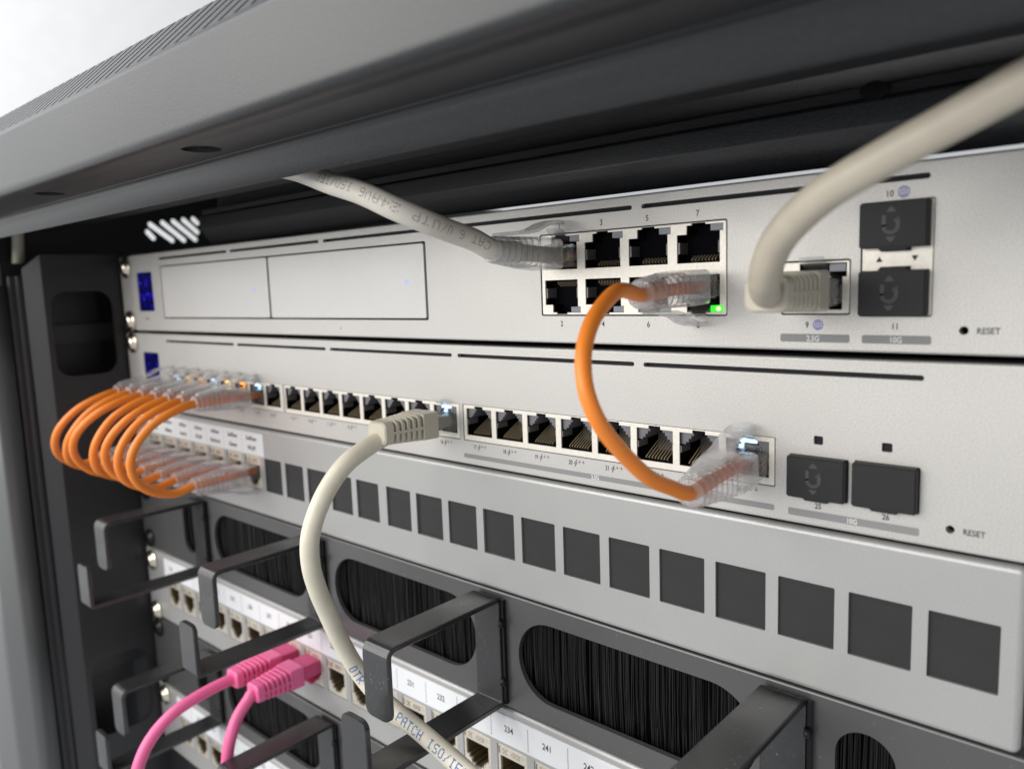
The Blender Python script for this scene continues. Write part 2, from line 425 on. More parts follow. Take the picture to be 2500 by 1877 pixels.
# 5x7 dot letters for ink-jet printing on the cables
DOT = {'A': '01110 10001 10001 11111 10001 10001 10001', 'C': '01110 10001 10000 10000 10000 10001 01110', 'D': '11110 10001 10001 10001 10001 10001 11110',
 'E': '11111 10000 10000 11110 10000 10000 11111', 'F': '11111 10000 10000 11110 10000 10000 10000', 'H': '10001 10001 10001 11111 10001 10001 10001',
 'I': '01110 00100 00100 00100 00100 00100 01110', 'K': '10001 10010 10100 11000 10100 10010 10001', 'N': '10001 11001 10101 10101 10011 10001 10001',
 'O': '01110 10001 10001 10001 10001 10001 01110', 'P': '11110 10001 10001 11110 10000 10000 10000', 'R': '11110 10001 10001 11110 10100 10010 10001',
 'S': '01111 10000 10000 01110 00001 00001 11110', 'T': '11111 00100 00100 00100 00100 00100 00100', 'U': '10001 10001 10001 10001 10001 10001 01110',
 'V': '10001 10001 10001 10001 10001 01010 00100', 'Z': '11111 00001 00010 00100 01000 10000 11111', '/': '00001 00010 00010 00100 01000 01000 10000',
 '1': '00100 01100 00100 00100 00100 00100 01110', '8': '01110 10001 10001 01110 10001 10001 01110', '0': '01110 10001 10011 10101 11001 10001 01110',
 '-': '00000 00000 00000 11111 00000 00000 00000', ' ': '00000 00000 00000 00000 00000 00000 00000', 'L': '10000 10000 10000 10000 10000 10000 11111',
 '6': '01110 10000 10000 11110 10001 10001 01110', '2': '01110 10001 00001 00110 01000 10000 11111', '4': '00010 00110 01010 10010 11111 00010 00010'}
def cable_print(mb, pts, r, txt, s0, ang, du, dv, up=Vector((0, 0, 1)), flip=1, dot=0.2):
    path = catmull(pts, 8); fr = frames(path, up)
    L = [0.0]
    for i in range(1, len(path)): L.append(L[-1] + (path[i] - path[i - 1]).length)
    for ci, ch in enumerate(txt):
        for row, bits in enumerate(DOT[ch].split()):
            for c, bit in enumerate(bits):
                if bit != '1': continue
                s = s0 + (ci * 6.6 + c) * du; a = ang + flip * (3 - row) * dv / r
                if s >= L[-1] - 0.5 or s <= 0.3: continue
                i = max(k for k in range(len(L)) if L[k] <= s)
                t = (s - L[i]) / max(L[i + 1] - L[i], 1e-6)
                p = fr[i][0].lerp(fr[i + 1][0], t); T = fr[i][1]; n = fr[i][2]; b = fr[i][3]
                o = n * math.cos(a) + b * math.sin(a); w = T.cross(o)
                c0 = p + o * (r + 0.03)
                mb.add([c0 + T * dot * math.cos(k * 1.0472) * 1.15 + w * dot * math.sin(k * 1.0472) for k in range(6)], [tuple(range(6))])

# ------------------------------------------------------------------ room
mb = MB(); mb.box(-1720, -1700, -3000, 2500, -1600, 1800)
tag(mb.build('wall', wall_white), kind='structure')

# ------------------------------------------------------------------ rack cabinet
cab = thing('rack_cabinet', 'black powder-coated rack cabinet with slotted top edge framing the equipment', 'rack cabinet')
XA, XB = -260.0, 760.0
def profile_sheet(name, prof, material, x0=XA, x1=XB, thick=1.4, smooth=True, parent=cab):
    """open sheet profile in (y, z) extruded along X, given a sheet thickness"""
    P = [Vector((0, a, b)) for a, b in prof]
    off = []
    for i in range(len(P)):
        t = (P[min(i + 1, len(P) - 1)] - P[max(i - 1, 0)]).normalized()
        off.append(P[i] + Vector((0, -t.z, t.y)) * thick)
    ring = P + off[::-1]
    mb = MB(); mb.loft([[(x0, p.y, p.z) for p in ring], [(x1, p.y, p.z) for p in ring]], cap=True, smooth=smooth)
    o = mb.build(name, material, parent)
    return o
def fillet(pts, r, n=5):
    out = [pts[0]]
    for i in range(1, len(pts) - 1):
        p, a, b = Vector(pts[i]), Vector(pts[i - 1]), Vector(pts[i + 1])
        u = (a - p).normalized(); v = (b - p).normalized()
        ang = math.acos(max(-1, min(1, u.dot(v)))); rr = r[i] if isinstance(r, dict) else r
        d = min(rr / math.tan(ang / 2), (a - p).length * .48, (b - p).length * .48)
        s, e = p + u * d, p + v * d
        for k in range(n + 1):
            t = k / n; out.append(tuple(s * (1 - t) ** 2 + p * 2 * t * (1 - t) + e * t * t))
    out.append(pts[-1]); return out
# outer fascia of the top beam: front face, underside with holes, folded lip
front = fillet([(-97.4, 81.6), (-100, 79.0), (-100, 58.7), (-92.0, 58.7)], {1: 2.0, 2: 2.6}, 6)
profile_sheet('fascia', front, cab_paint, thick=1.2)
# underside strip with round openings
holes = []
for hx in (264.0, 148.5): holes.append(circ(hx, -87.4, 5.3, 24))
vs, fs = tri_holes([(XA, -92.0), (XB, -92.0), (XB, -78.2), (XA, -78.2)], holes)
mb = MB(); mb.add([(p[0], p[1], 58.7) for p in vs], fs); mb.add([(p[0], p[1], 59.9) for p in vs], [f[::-1] for f in fs])
for h in holes: mb.loft([[(p[0], p[1], 58.7) for p in h], [(p[0], p[1], 59.9) for p in h]], cap=False, smooth=False)
mb.build('underside', cab_paint, cab)
lip = fillet([(-78.2, 58.7), (-75.2, 58.7), (-73.6, 50.4)], 2.0, 6)
profile_sheet('folded_lip', lip, cab_paint, thick=1.2)
# slotted slope: a slat between every two slits
SX0, SP = 317.7 - 7.2 * 62, 7.2
slat_me = None
for k in range(0, 86):
    x = SX0 + SP * k
    if x > 345: break
    if slat_me is None:
        mb = MB()
        y0, z0, y1, z1 = -98.4, 80.6, -82.0, 97.0
        for a, b in ((0, 1), ):
            prof = [(y0, z0), (y1, z1), (y1 + .9, z1 - .8), (y0 + .9, z0 - .8)]
            mb.loft([[(0.9, p[0], p[1]) for p in prof], [(SP - 0.9, p[0], p[1]) for p in prof]], cap=True, smooth=False)
        o = mb.build('slat', cab_paint, cab); slat_me = o.data
    else:
        o = bpy.data.objects.new('slat', slat_me); scene.collection.objects.link(o); o.parent = cab
    o.location = (x * MM, 0, 0)
profile_sheet('roof_panel', fillet([(-82.4, 96.6), (-76, 97.6), (300, 97.6)], 2), cab_paint, thick=-1.2)
# inner ceiling strip with a front fold added to keep light out, rounded rear edge, cross bar over the equipment
profile_sheet('inner_ceiling', fillet([(-76.6, 60.1), (-73, 63.0), (-12.5, 63.0), (-10.5, 70.0)], 3.0, 6), cab_paint, thick=1.2)
mb = MB(); bar = fillet([(60, 61.8), (6.0, 61.8), (-2.0, 61.0), (-2.0, 58.0), (-5.0, 54.0), (-5.0, 44.8), (2.0, 44.8)], {1: 1, 2: 1.2, 3: 1.5, 4: 1.5, 5: 1.2}, 4)
profile_sheet('cross_bar', fillet([(4.0, 58.5), (-2.4, 58.5), (-2.4, 52.6), (-1.0, 50.5), (3.0, 45.2)], {1: .8, 2: 1.5, 3: 2}, 4), cab_paint, x0=92, x1=XB, thick=1.2)
mb = MB(); mb.box(92, XB, -1.0, 8, 59.2, 61.5); mb.box(92, XB, 8, 9.5, 59.2, 97); mb.build('bar_flange_light_block', black_paint, cab)  # tall rear box is added to block stray light behind the bar
mb = MB(); mb.loft([[(409 + 3.1 * math.cos(a * math.pi / 6), y, 60.3 + 2.0 * math.sin(a * math.pi / 6)) for a in range(12)] for y in (-2.6, -1.0)]); mb.build('bar_screw', screw_black, cab)
# back panel and side panel with slanted slots
mb = MB(); mb.box(-400, XB, 420, 424, -420, 95); mb.build('rear_panel', black_paint, cab)
vent = []
for (ya, za, yb, zb) in ((41.5, 64.9, 47.0, 58.8), (43.5, 69.7, 60.0, 57.6), (52.0, 71.2, 68.3, 57.9), (59.5, 72.4, 76.6, 58.6), (67.0, 73.6, 78.5, 63.6), (74.0, 74.6, 79.0, 70.0)):
    a = Vector((ya, za)); b = Vector((yb, zb)); d = (b - a).normalized(); n = Vector((-d.y, d.x)); w = 1.85; poly = []
    a = a + d * w; b = b - d * w * .6
    for c, s in ((a, 1), (b, -1)):
        for k in range(7):
            t = -math.pi / 2 + math.pi * k / 6
            poly.append(tuple(c - d * s * w * math.cos(t) + n * s * w * -math.sin(t)))
    vent.append(poly)
vs, fs = tri_holes([(-78, -420), (400, -420), (400, 94), (-78, 94)], vent)
mb = MB(); mb.add([(-70, p[0], p[1]) for p in vs], fs); mb.add([(-71.5, p[0], p[1]) for p in vs], [f[::-1] for f in fs])
for h in vent: mb.loft([[(-70, p[0], p[1]) for p in h], [(-71.5, p[0], p[1]) for p in h]], cap=False, smooth=False)
mb.build('side_panel', black_paint, cab)
# left mounting rail: punched side face, chamfer, front flange
rh = []
for zc in (0.3, -222.0):
    rh.append([(a, b) for a, b in rrect(-37.0, -3.4, zc - 24.4, zc + 24.4, 8.5, 6)])
vs, fs = tri_holes([(-40, -420), (5, -420), (5, 45.6), (-40, 45.6)], rh)
mb = MB(); mb.add([(-22, p[0], p[1]) for p in vs], fs); mb.add([(-23.6, p[0], p[1]) for p in vs], [f[::-1] for f in fs])
for h in rh: mb.loft([[(-22, p[0], p[1]) for p in h], [(-23.6, p[0], p[1]) for p in h]], cap=False, smooth=False)
mb.loft([[(x, y, -420) for x, y in ((-22, -40), (-23.6, -39), (-30.5, -46.5), (-29, -47.5))], [(x, y, z) for (x, y), z in zip(((-22, -40), (-23.6, -39), (-30.5, -46.5), (-29, -47.5)), (45.6, 45.6, 38, 38))]], smooth=False)
mb.build('mounting_rail', black_paint, cab)
mb = MB(); mb.box(-23.6, 6, 4.6, 6.2, -420, 45.0); mb.box(-60, -50, -52, -2, -420, 42)
mb.build('rail_flange', black_paint, cab)
for za in (-6, -216):
    mb = MB(); mb.box(-52, -46, -34, 30, za, za + 11); mb.build('rail_brace', cab_paint, cab)
mb = MB(); mb.loft([[(x, y, z) for x, y in ((-32, -47.5), (-29.5, -48.3), (-29.5, -50), (-33, -50.5), (-33, -53), (-36, -53.2), (-36, -47.5))] for z in (-420, 34)], smooth=False)
mb.build('rail_groove', black_paint, cab)
pr = fillet([(-39, -53.5), (-39.0, -64.5), (-45, -73.5), (-60, -79.5), (-72, -80)], {1: 4, 2: 6, 3: 5}, 6)
ring = [Vector((a, b, 0)) for a, b in pr]
mb = MB(); top = 29.5
inner = [(-43, -53.5), (-44, -62), (-60, -72), (-72, -76)]
pp = [(a, b) for a, b in pr] + inner[::-1]
mb.loft([[(a, b, -420) for a, b in pp], [(a, b, top) for a, b in pp]], smooth=True)
mb.build('door_post', mat('door_post_lit_paint', (0.15, 0.155, 0.155), 0.35, 0, 1.0, bump=(1.5, 0.1)), cab)  # lighter than the cabinet paint, light falling on the post put into its colour
mb = MB(); mb.box(470, 500, 2, 5, -420, 45); mb.build('mounting_rail', black_paint, cab)

# ------------------------------------------------------------------ RJ45 sockets in the devices
def mirror(poly, zc): return [(x, 2 * zc - z) for x, z in poly][::-1]
def contacts_mb(cx, z_floor, z_back, y_front, y_back, s=1, w=0.42, pitch=1.02):
    mb = MB()
    for k in range(8):
        x = cx + (k - 3.5) * pitch
        P = [(y_front + 0.6, z_floor), (y_front, z_floor + .3 * s), (y_front + .5, z_floor + .75 * s), (y_back, z_back)]
        for a, b in zip(P, P[1:]):
            mb.box(x - w / 2, x + w / 2, 0, 1, -w * .35, w * .35, M=Matrix.Translation((0, a[0], a[1])) @ Matrix(((1, 0, 0, 0), (0, b[0] - a[0], 0, 0), (0, b[1] - a[1], 1, 0), (0, 0, 0, 1))))
    return mb
SW = -28.3
def sw_open(c):  # opening of one socket in the switch frame
    return [(c - 6.1, -33.0), (c + 6.1, -33.0), (c + 6.1, -23.35), (c + 2.0, -23.35), (c + 2.0, -22.42), (c - 2.0, -22.42), (c - 2.0, -23.35), (c - 6.1, -23.35)]
def make_sw_socket(parent, y):
    """socket modelled around x = 0 ; part with light pipes, spring tab and contacts"""
    mb = MB()
    P = [(-6.15, -33.05), (6.15, -33.05), (6.15, -23.3), (2.05, -23.3), (2.05, -22.35), (-2.05, -22.35), (-2.05, -23.3), (-6.15, -23.3)]
    cavity(mb, P, y + .3, y + 13)
    o = mb.build('socket', jack_black, parent)
    mb = MB()   # stepped grey light pipes at both upper corners
    for s in (-1, 1):
        for k, (a, b, zb) in enumerate(((6.1, 4.6, -26.9), (4.6, 3.7, -26.2), (3.7, 2.9, -25.2), (2.9, 2.1, -24.3))):
            x0, x1 = sorted((s * a, s * b)); mb.box(x0, x1, y + 0.9, y + 9, zb, -23.35)
    mb.build('light_pipe', jack_grey, o)
    mb = MB(); mb.box(-6.05, -5.6, y + 0.2, y + 5.2, -29.3, -27.4); mb.box(5.6, 6.05, y + 0.2, y + 5.2, -29.3, -27.4)
    mb.build('spring_tab', tab_m, o)
    contacts_mb(0, -32.6, -27.8, y + 0.9, y + 9.0, 1, 0.36, 1.02).build('contacts', gold, o)
    mb = MB(); mb.box(-5.2, 5.2, y + 10.6, y + 11, -32, -26.2); mb.build('back_block', jack_grey, o)
    return o

# ------------------------------------------------------------------ the gateway (top device)
def device_body(parent, z0, z1):
    mb = MB(); mb.box(2, 440.4, 16, 260, z0 + .8, z1 - .8); mb.build('chassis', slot_dark, parent)
def ears(parent, z0, z1, left=True):
    hz = [z1 - 6.0, (z0 + z1) / 2, z0 + 6.0]
    for xa, xb, xc in ((-20.0, -0.4, -11.3), (442.8, 462.5, 453.7)):
        holes = [rrect(xc - 5, xc + 5, z - 3.2, z + 3.2, 3.1, 6) for z in (hz[0], hz[2])]
        plate_mb(xa, xb, z0 + .3, z1 - .3, holes, 2.2, 4.4, 2.0, 0.5).build('rack_ear', silver, parent)
SLOTS = [(37.6, 111.3), (114.6, 188.2), (191.4, 265.6), (268.6, 342.9), (346.1, 420.6)]
gw = thing('network_gateway', 'silver rack gateway with eight-port block and two drive bay covers, topmost unit in the rack', 'network device')
holes = [rrect(7.6, 27.0, 12.0, 34.0, 1.2)]
holes += [rrect(a, b, 39.9, 41.2, 0.6, 4) for a, b in SLOTS]
holes += [rrect(37.9, 254.4, 7.9, 36.6, 0.9)]
holes += [rrect(308.2, 372.4, 9.5, 35.1, 0.7), rrect(387.0, 404.0, 9.8, 23.2, 0.6), rrect(406.1, 421.8, 9.4, 35.8, 0.6), circ(428.2, 6.4, 0.95, 16)]
holes += [circ(240, -1000, .1, 3)][:0]
plate_mb(0, 442.4, 0.95, 44.05, holes, 0, 2.6, 1.2, 0.55).build('faceplate', silver, gw)
device_body(gw, 0.95, 44.05); ears(gw, 0.95, 44.05)
mb = MB(); quad(mb, 7.4, 27.2, 11.8, 34.2, 0.25); mb.build('display', screen_m, gw)
mb = MB()
for a, b in SLOTS: mb.box(a - .5, b + .5, 1.6, 2.4, 39.5, 41.6)
mb.build('slot_liner', slot_dark, gw)
mb = MB(); cavity(mb, rrect(37.9, 254.4, 7.9, 36.6, .9), 2.6, 9); mb.build('bay_recess', dark_gap, gw)
for n_, (a, b) in enumerate(((38.3, 145.9), (147.5, 252.9))):
    mb = plate_mb(a, b, 8.5, 36.1, [], 0.15, 9, 0.8, 0.35)
    c = mb.build('drive_cover', silver_cover, gw)
    x = 134.2 if n_ == 0 else 242.9
    mb = MB(); stroke(mb, circ(x, 22.1, 0.75, 20), 0.28, 0.10, True); mb.build('indicator_ring', ring_blue, c)
# sockets of the eight-port block
CX = [316.35, 332.15, 347.95, 363.75]
def gw_open(c):
    return [(c - 6.45, 23.95), (c + 6.4, 23.95), (c + 6.4, 32.2), (c + 7.4, 32.2), (c + 7.4, 34.15), (c + 2.2, 34.15), (c + 2.2, 34.72), (c - 2.0, 34.72), (c - 2.0, 34.1), (c - 3.5, 34.1), (c - 3.5, 31.7), (c - 6.45, 31.7)]
ZM = 22.35
hl = []
for c in CX: hl += [gw_open(c), mirror(gw_open(c), ZM)]
blk = plate_mb(308.55, 372.05, 9.85, 34.85, hl, 0.15, 8, 0.5, 0.25, hole_depth=0.5).build('port_shield', shield, gw)
mb = MB(); cavity(mb, rrect(308.2, 372.4, 9.5, 35.1, .7), 2.6, 5); mb.build('shield_surround', dark_gap, gw)
proto_top = proto_bot = None
def make_gw_socket(c, top):
    s = 1 if top else -1
    P = gw_open(c)
    P = [(x, z) for x, z in P] if top else mirror(P, ZM)
    mb = MB(); cavity(mb, P, 0.62, 13)
    o = mb.build('socket', jack_black, gw)
    def Z(z): return z if top else 2 * ZM - z
    mb = MB()
    za, zb = sorted((Z(26.5), Z(29.6))); mb.box(c - 6.3, c - 5.7, 0.4, 5.5, za, zb); mb.box(c + 5.8, c + 6.3, 0.4, 5.5, za, zb)
    mb.build('spring_tab', tab_m, o)
    za, zb = sorted((Z(32.35), Z(34.05))); mb = MB(); mb.box(c + 3.6, c + 7.3, 0.35, 4, za, zb)
    lit = (not top and c > 360)
    mb.build('indicator_light', led_green if lit else ledgrey, o)
    if lit:
        mb = MB(); mb.loft([[(c + 5.9 + .8 * math.cos(a * math.pi / 8), y, (za + zb) / 2 + .6 * math.sin(a * math.pi / 8)) for a in range(16)] for y in (0.28, 0.36)]); mb.build('light_core', led_green_hot, o)
    za, zb = sorted((Z(31.6), Z(34.1)))
    contacts_mb(c, Z(24.5), Z(28.8), 3.2, 10.5, s).build('contacts', gold, o)
    mb = MB(); za, zb = sorted((Z(25.6), Z(30.2))); mb.box(c + 0.6, c + 5.6, 8.6, 9.2, za, zb); mb.build('back_block', mat('jack_back', (0.05, 0.05, 0.055), 0.5), o)
for c in CX:
    make_gw_socket(c, True); make_gw_socket(c, False)
# socket 9
P9 = [(389.2, 11.1), (402.0, 11.1), (402.0, 19.0), (403.0, 19.0), (403.0, 22.4), (391.6, 22.4), (391.6, 19.8), (389.2, 19.8)]
plate_mb(387.3, 403.7, 10.1, 22.9, [P9], 0.2, 6, 0.5, 0.25, hole_depth=.5).build('port_shield', shield, gw)
mb = MB(); cavity(mb, P9, 0.7, 13); o9 = mb.build('socket', jack_black, gw)
mb = MB(); mb.box(398.8, 402.6, 0.5, 4, 20.3, 22.1); mb.build('indicator_light', ledgrey, o9)
mb = MB(); mb.box(401.3, 401.9, .5, 6, 13, 17); mb.box(389.3, 389.9, .5, 6, 13, 17); mb.build('spring_tab', tab_m, o9)
# transceiver cage
mb = plate_mb(406.3, 421.6, 9.6, 35.6, [rrect(407.2, 420.9, 25.2, 35.0, .2), rrect(407.2, 420.9, 10.2, 20.1, .2)], 0.4, 9, 0.4, 0.2)
cage = mb.build('transceiver_cage', shield, gw)
mb = MB()
for zc in (25.2, 20.1):
    z0, z1 = (24.35, 25.3) if zc > 22 else (20.0, 20.95)
    mb.box(410.6, 417.0, 0.2, .5, z0, z1)
for s, cx in ((1, 410.2), (-1, 417.8)):
    mb.add([(cx - .75, .33, 22.65 - s * .6), (cx + .75, .33, 22.65 - s * .6), (cx, .33, 22.65 + s * .65)], [(0, 1, 2)])
mb.build('cage_marking', ink, gw)
for c, t in zip(CX, ('1', '3', '5', '7')): label(gw, t, c, 37.25, 2.35)
for c, t in zip(CX, ('2', '4', '6', '8')): label(gw, t, c, 7.2, 2.35)
for t, x, z, q in (('9', 393.7, 7.45, 2.05), ('10', 412.2, 37.45, 2.05), ('11', 414.1, 7.25, 2.05), ('RESET', 432.9, 6.4, 1.95), ('2', 199.8, 4.5, 1.6), ('1', 92, 4.5, 1.6), ('UDM SE', 16.5, 7.9, 1.5)): label(gw, t, x, z, q)
for x, z in ((396.4, 7.4), (415.2, 37.55)):
    mb = MB(); globe(mb, x, z, 1.2, -0.03); mb.build('globe_symbol', ink_blue, gw)
mb = MB()
for a, b in ((386.9, 404.0), (406.8, 421.8)):
    P = rrect(a, b, 3.1, 5.1, .5); vs, fs = tri_holes(P, []); mb.add([(p[0], -0.02, p[1]) for p in vs], fs)
mb.build('grey_bar', bar_grey, gw)
label(gw, '2.5G', 395.2, 4.1, 1.9, ink_white, -0.04); label(gw, '10G', 414.3, 4.1, 1.9, ink_white, -0.04)


# ------------------------------------------------------------------ the switch
sw = thing('network_switch', 'silver rack switch with a single row of twenty-four network sockets, second unit from the top', 'network device')
GR = [(36.2, 151.6, 43.6), (153.1, 268.3, 160.55), (270.0, 385.9, 277.9)]
holes = [rrect(6.6, 26.2, -33.5, -11.5, 1.2)]
holes += [rrect(a, b, -5.2, -3.9, 0.6, 4) for a, b in SLOTS]
holes += [rrect(a, b, -35.15, -21.95, .3) for a, b, c in GR]
holes += [rrect(389.6, 404.4, -36.6, -25.6, .4), rrect(405.7, 420.5, -36.6, -25.4, .4), rrect(395.8, 398.1, -22.6, -20.4, .4), rrect(411.9, 414.3, -22.6, -20.4, .4), circ(427.0, -38.9, 0.95, 16)]
plate_mb(0, 442.4, -43.85, -0.75, holes, 0, 2.6, 1.2, 0.55).build('faceplate', silver, sw)
device_body(sw, -43.85, -0.75); ears(sw, -43.85, -0.75)
mb = MB(); quad(mb, 6.4, 26.4, -33.7, -11.3, 0.25); mb.build('display', screen_m, sw)
mb = MB()
for a, b in SLOTS: mb.box(a - .5, b + .5, 1.6, 2.4, -5.5, -3.5)
mb.build('slot_liner', slot_dark, sw)
mb = MB(); mb.box(395.8, 398.1, .7, 2, -22.6, -20.4); mb.box(411.9, 414.3, .7, 2, -22.6, -20.4); mb.build('light_window', slot_dark, sw)
first = None; n_ = 0
SWX = []
for a, b, c0 in GR:
    hs = [sw_open(c0 + 14.3 * k) for k in range(8)]
    plate_mb(a + .3, b - .3, -34.95, -22.15, hs, 0.1, 6, 0.3, 0.15, hole_depth=0.45).build('port_frame', shield, sw)
    for k in range(8):
        x = c0 + 14.3 * k; SWX.append(x)
        if first is None: first = make_sw_socket(sw, 0.25); first.location.x = x * MM
        else:
            c = copy_tree(first, sw); c.location.x = x * MM
for i_, lm in ((0, led_ice), (1, led_yel), (2, led_org), (3, led_ice), (4, led_yel), (5, led_org), (6, led_ice), (15, led_ice), (23, led_ice)):
    mb = MB(); x = SWX[i_]
    mb.box(x - 2.4, x + 2.4, 0.8, 1.8, -24.3, -23.3); mb.box(x - 5.6, x - 2.6, 3, 4, -26.5, -24.4)
    mb.build('port_light', lm, sw)
for i_, x in enumerate(SWX):
    t = str(i_ + 1); mb = MB()
    text(mb, t, x - 2.45, -37.05, 2.0, -0.03, 0.78); bolt(mb, x - 0.35, -37.15, 2.3, -0.03)
    plus(mb, x + 1.15, -36.65, 1.0, -0.03)
    if i_ >= 8: plus(mb, x + 2.65, -36.65, 1.0, -0.03)
    mb.build('printed_label', ink, sw)
label(sw, '25', 397.1, -38.4, 2.0); label(sw, '26', 413.2, -38.4, 2.0); label(sw, 'RESET', 431.8, -38.9, 1.95)
mb = MB()
for a, b, zt, zb in ((269.8, 385.7, -39.9, -41.5), (389.4, 420.6, -39.9, -41.8)):
    P = rrect(a, b, zb, zt, .5); vs, fs = tri_holes(P, []); mb.add([(p[0], -0.02, p[1]) for p in vs], fs)
mb.build('grey_bar', bar_grey, sw)
label(sw, '2.5G', 327.9, -40.7, 1.8, ink_white, -0.04); label(sw, '10G', 405.4, -40.85, 1.8, ink_white, -0.04)


# ------------------------------------------------------------------ rubber dust plugs
def dust_plug(label, x0, x1, z0, z1, tab=0, mark=True, yf=-2.4):
    t = thing('dust_plug', label, 'dust plug', 'black rubber dust plugs in the transceiver cages')
    mb = MB(); mb.box(x0, x1, yf, 1.5, z0, z1)
    if tab: mb.box((x0 + x1) / 2 - 3.2, (x0 + x1) / 2 + 3.2, yf + .6, 1.4, z0 - .7 if tab < 0 else z1 - .3, z0 + .3 if tab < 0 else z1 + .7)
    mb.box(x0 + .9, x1 - .9, 1.4, 9, z0 + .9, z1 - .9)
    mb.build('body', rubber, t, bevel=0.35)
    if mark:
        cx, cz = (x0 + x1) / 2 - .35, (z0 + z1) / 2; y = yf - 0.04
        mb = MB()
        for s in (1, -1):
            zb = cz + s * 2.75; mb.add([(cx - 1.1, y, zb), (cx + 1.1, y, zb), (cx + .3, y, zb + s * 1.1), (cx - .3, y, zb + s * 1.1)], [(0, 1, 2, 3)])
        pts = [(cx - 1.5, cz + 1.8), (cx - 1.5, cz - .3)] + circ(cx, cz - .3, 1.5, 10, None, 180, 360) + [(cx + 1.5, cz + .6)]
        stroke(mb, pts, 0.85, y)
        for dx, dz in ((1.15, 1.1), (1.6, 1.5), (0.8, .75), (1.6, .9)): quad(mb, cx + dx - .2, cx + dx + .2, cz + dz - .2, cz + dz + .2, y - .003)
        mb.build('mark', rubber_mark, t)
    return t
dust_plug('upper black rubber plug under the number 10 at the gateway right end', 406.35, 420.9, 25.2, 35.6, -1)
dust_plug('lower black rubber plug above the number 11 at the gateway right end', 406.35, 420.9, 9.6, 20.1, 1)
dust_plug('black rubber plug with visible emblem above number 25 on the switch', 389.7, 404.2, -36.4, -25.7, -1)
dust_plug('plain-looking black rubber plug above number 26 on the switch', 405.8, 420.3, -36.4, -25.5, -1, mark=False)

# ------------------------------------------------------------------ screws
def screw_proto(material, r=4.6, h=3.4):
    mb = MB(); prof = [(0.0, r + 1.6), (0.9, r + 1.6), (0.9, r), (h * .55, r * .96), (h * .85, r * .72), (h, r * .38)]
    mb.loft([[(rr * math.cos(a * math.pi / 12), -y, rr * math.sin(a * math.pi / 12)) for a in range(24)] for y, rr in prof], smooth=True)
    o = mb.build('head', material)
    mb = MB(); mb.box(-2.6, 2.6, -h - .06, -h * .6, -.45, .45); mb.box(-.45, .45, -h - .06, -h * .6, -2.6, 2.6)
    o2 = mb.build('cross_recess_shade', dark_gap)  # solid dark cross, shade of the driver recess put into its colour
    return o, o2
sp = screw_proto(chrome); sb = screw_proto(screw_black, 4.0, 2.6)
def put_screw(x, z, label, black=False, y=2.0):
    t = thing('rack_screw', label, 'screw', 'black rack screws' if black else 'shiny rack screws')
    for src in (sb if black else sp):
        c = src.copy(); scene.collection.objects.link(c); c.parent = t
    t.location = (x * MM, y * MM, z * MM); t.rotation_euler = (0, random.uniform(0, 1.5), 0)
SXL = -11.0
put_screw(SXL, 37.6, 'shiny screw at the top left corner of the gateway')
put_screw(SXL, 6.2, 'shiny screw at the bottom left corner of the gateway')
put_screw(SXL, -6.6, 'shiny screw at the top left corner of the switch')
put_screw(SXL, -38.4, 'shiny screw at the bottom left of the switch behind orange loops')
put_screw(SXL, -51, 'shiny screw at the top left of the panel with the orange loops')
put_screw(SXL, -83, 'shiny screw low at the left end of the panel with the orange loops')
put_screw(SXL, -97.0, 'black screw at the top left of the upper brush panel', True, 1.0)
put_screw(SXL, -127.0, 'black screw at the bottom left of the upper brush panel', True, 1.0)
put_screw(SXL, -141.0, 'shiny screw at the top left of the panel holding the pink plugs', y=1.0)
put_screw(SXL, -173.6, 'shiny screw at the bottom left of the panel holding the pink plugs', y=1.0)
put_screw(SXL, -185.0, 'black screw at the top left of the lower brush panel', True, 1.0)
put_screw(SXL, -216.0, 'black screw at the bottom left of the lower brush panel', True, 1.0)
put_screw(SXL, -229.5, 'shiny screw at the top left of the lowest patch panel', y=1.0)
put_screw(453.7, -82.5, 'shiny screw at the right end of the grey panel with empty openings')
bpy.data.objects.remove(sp[0]); bpy.data.objects.remove(sp[1]); bpy.data.objects.remove(sb[0]); bpy.data.objects.remove(sb[1])

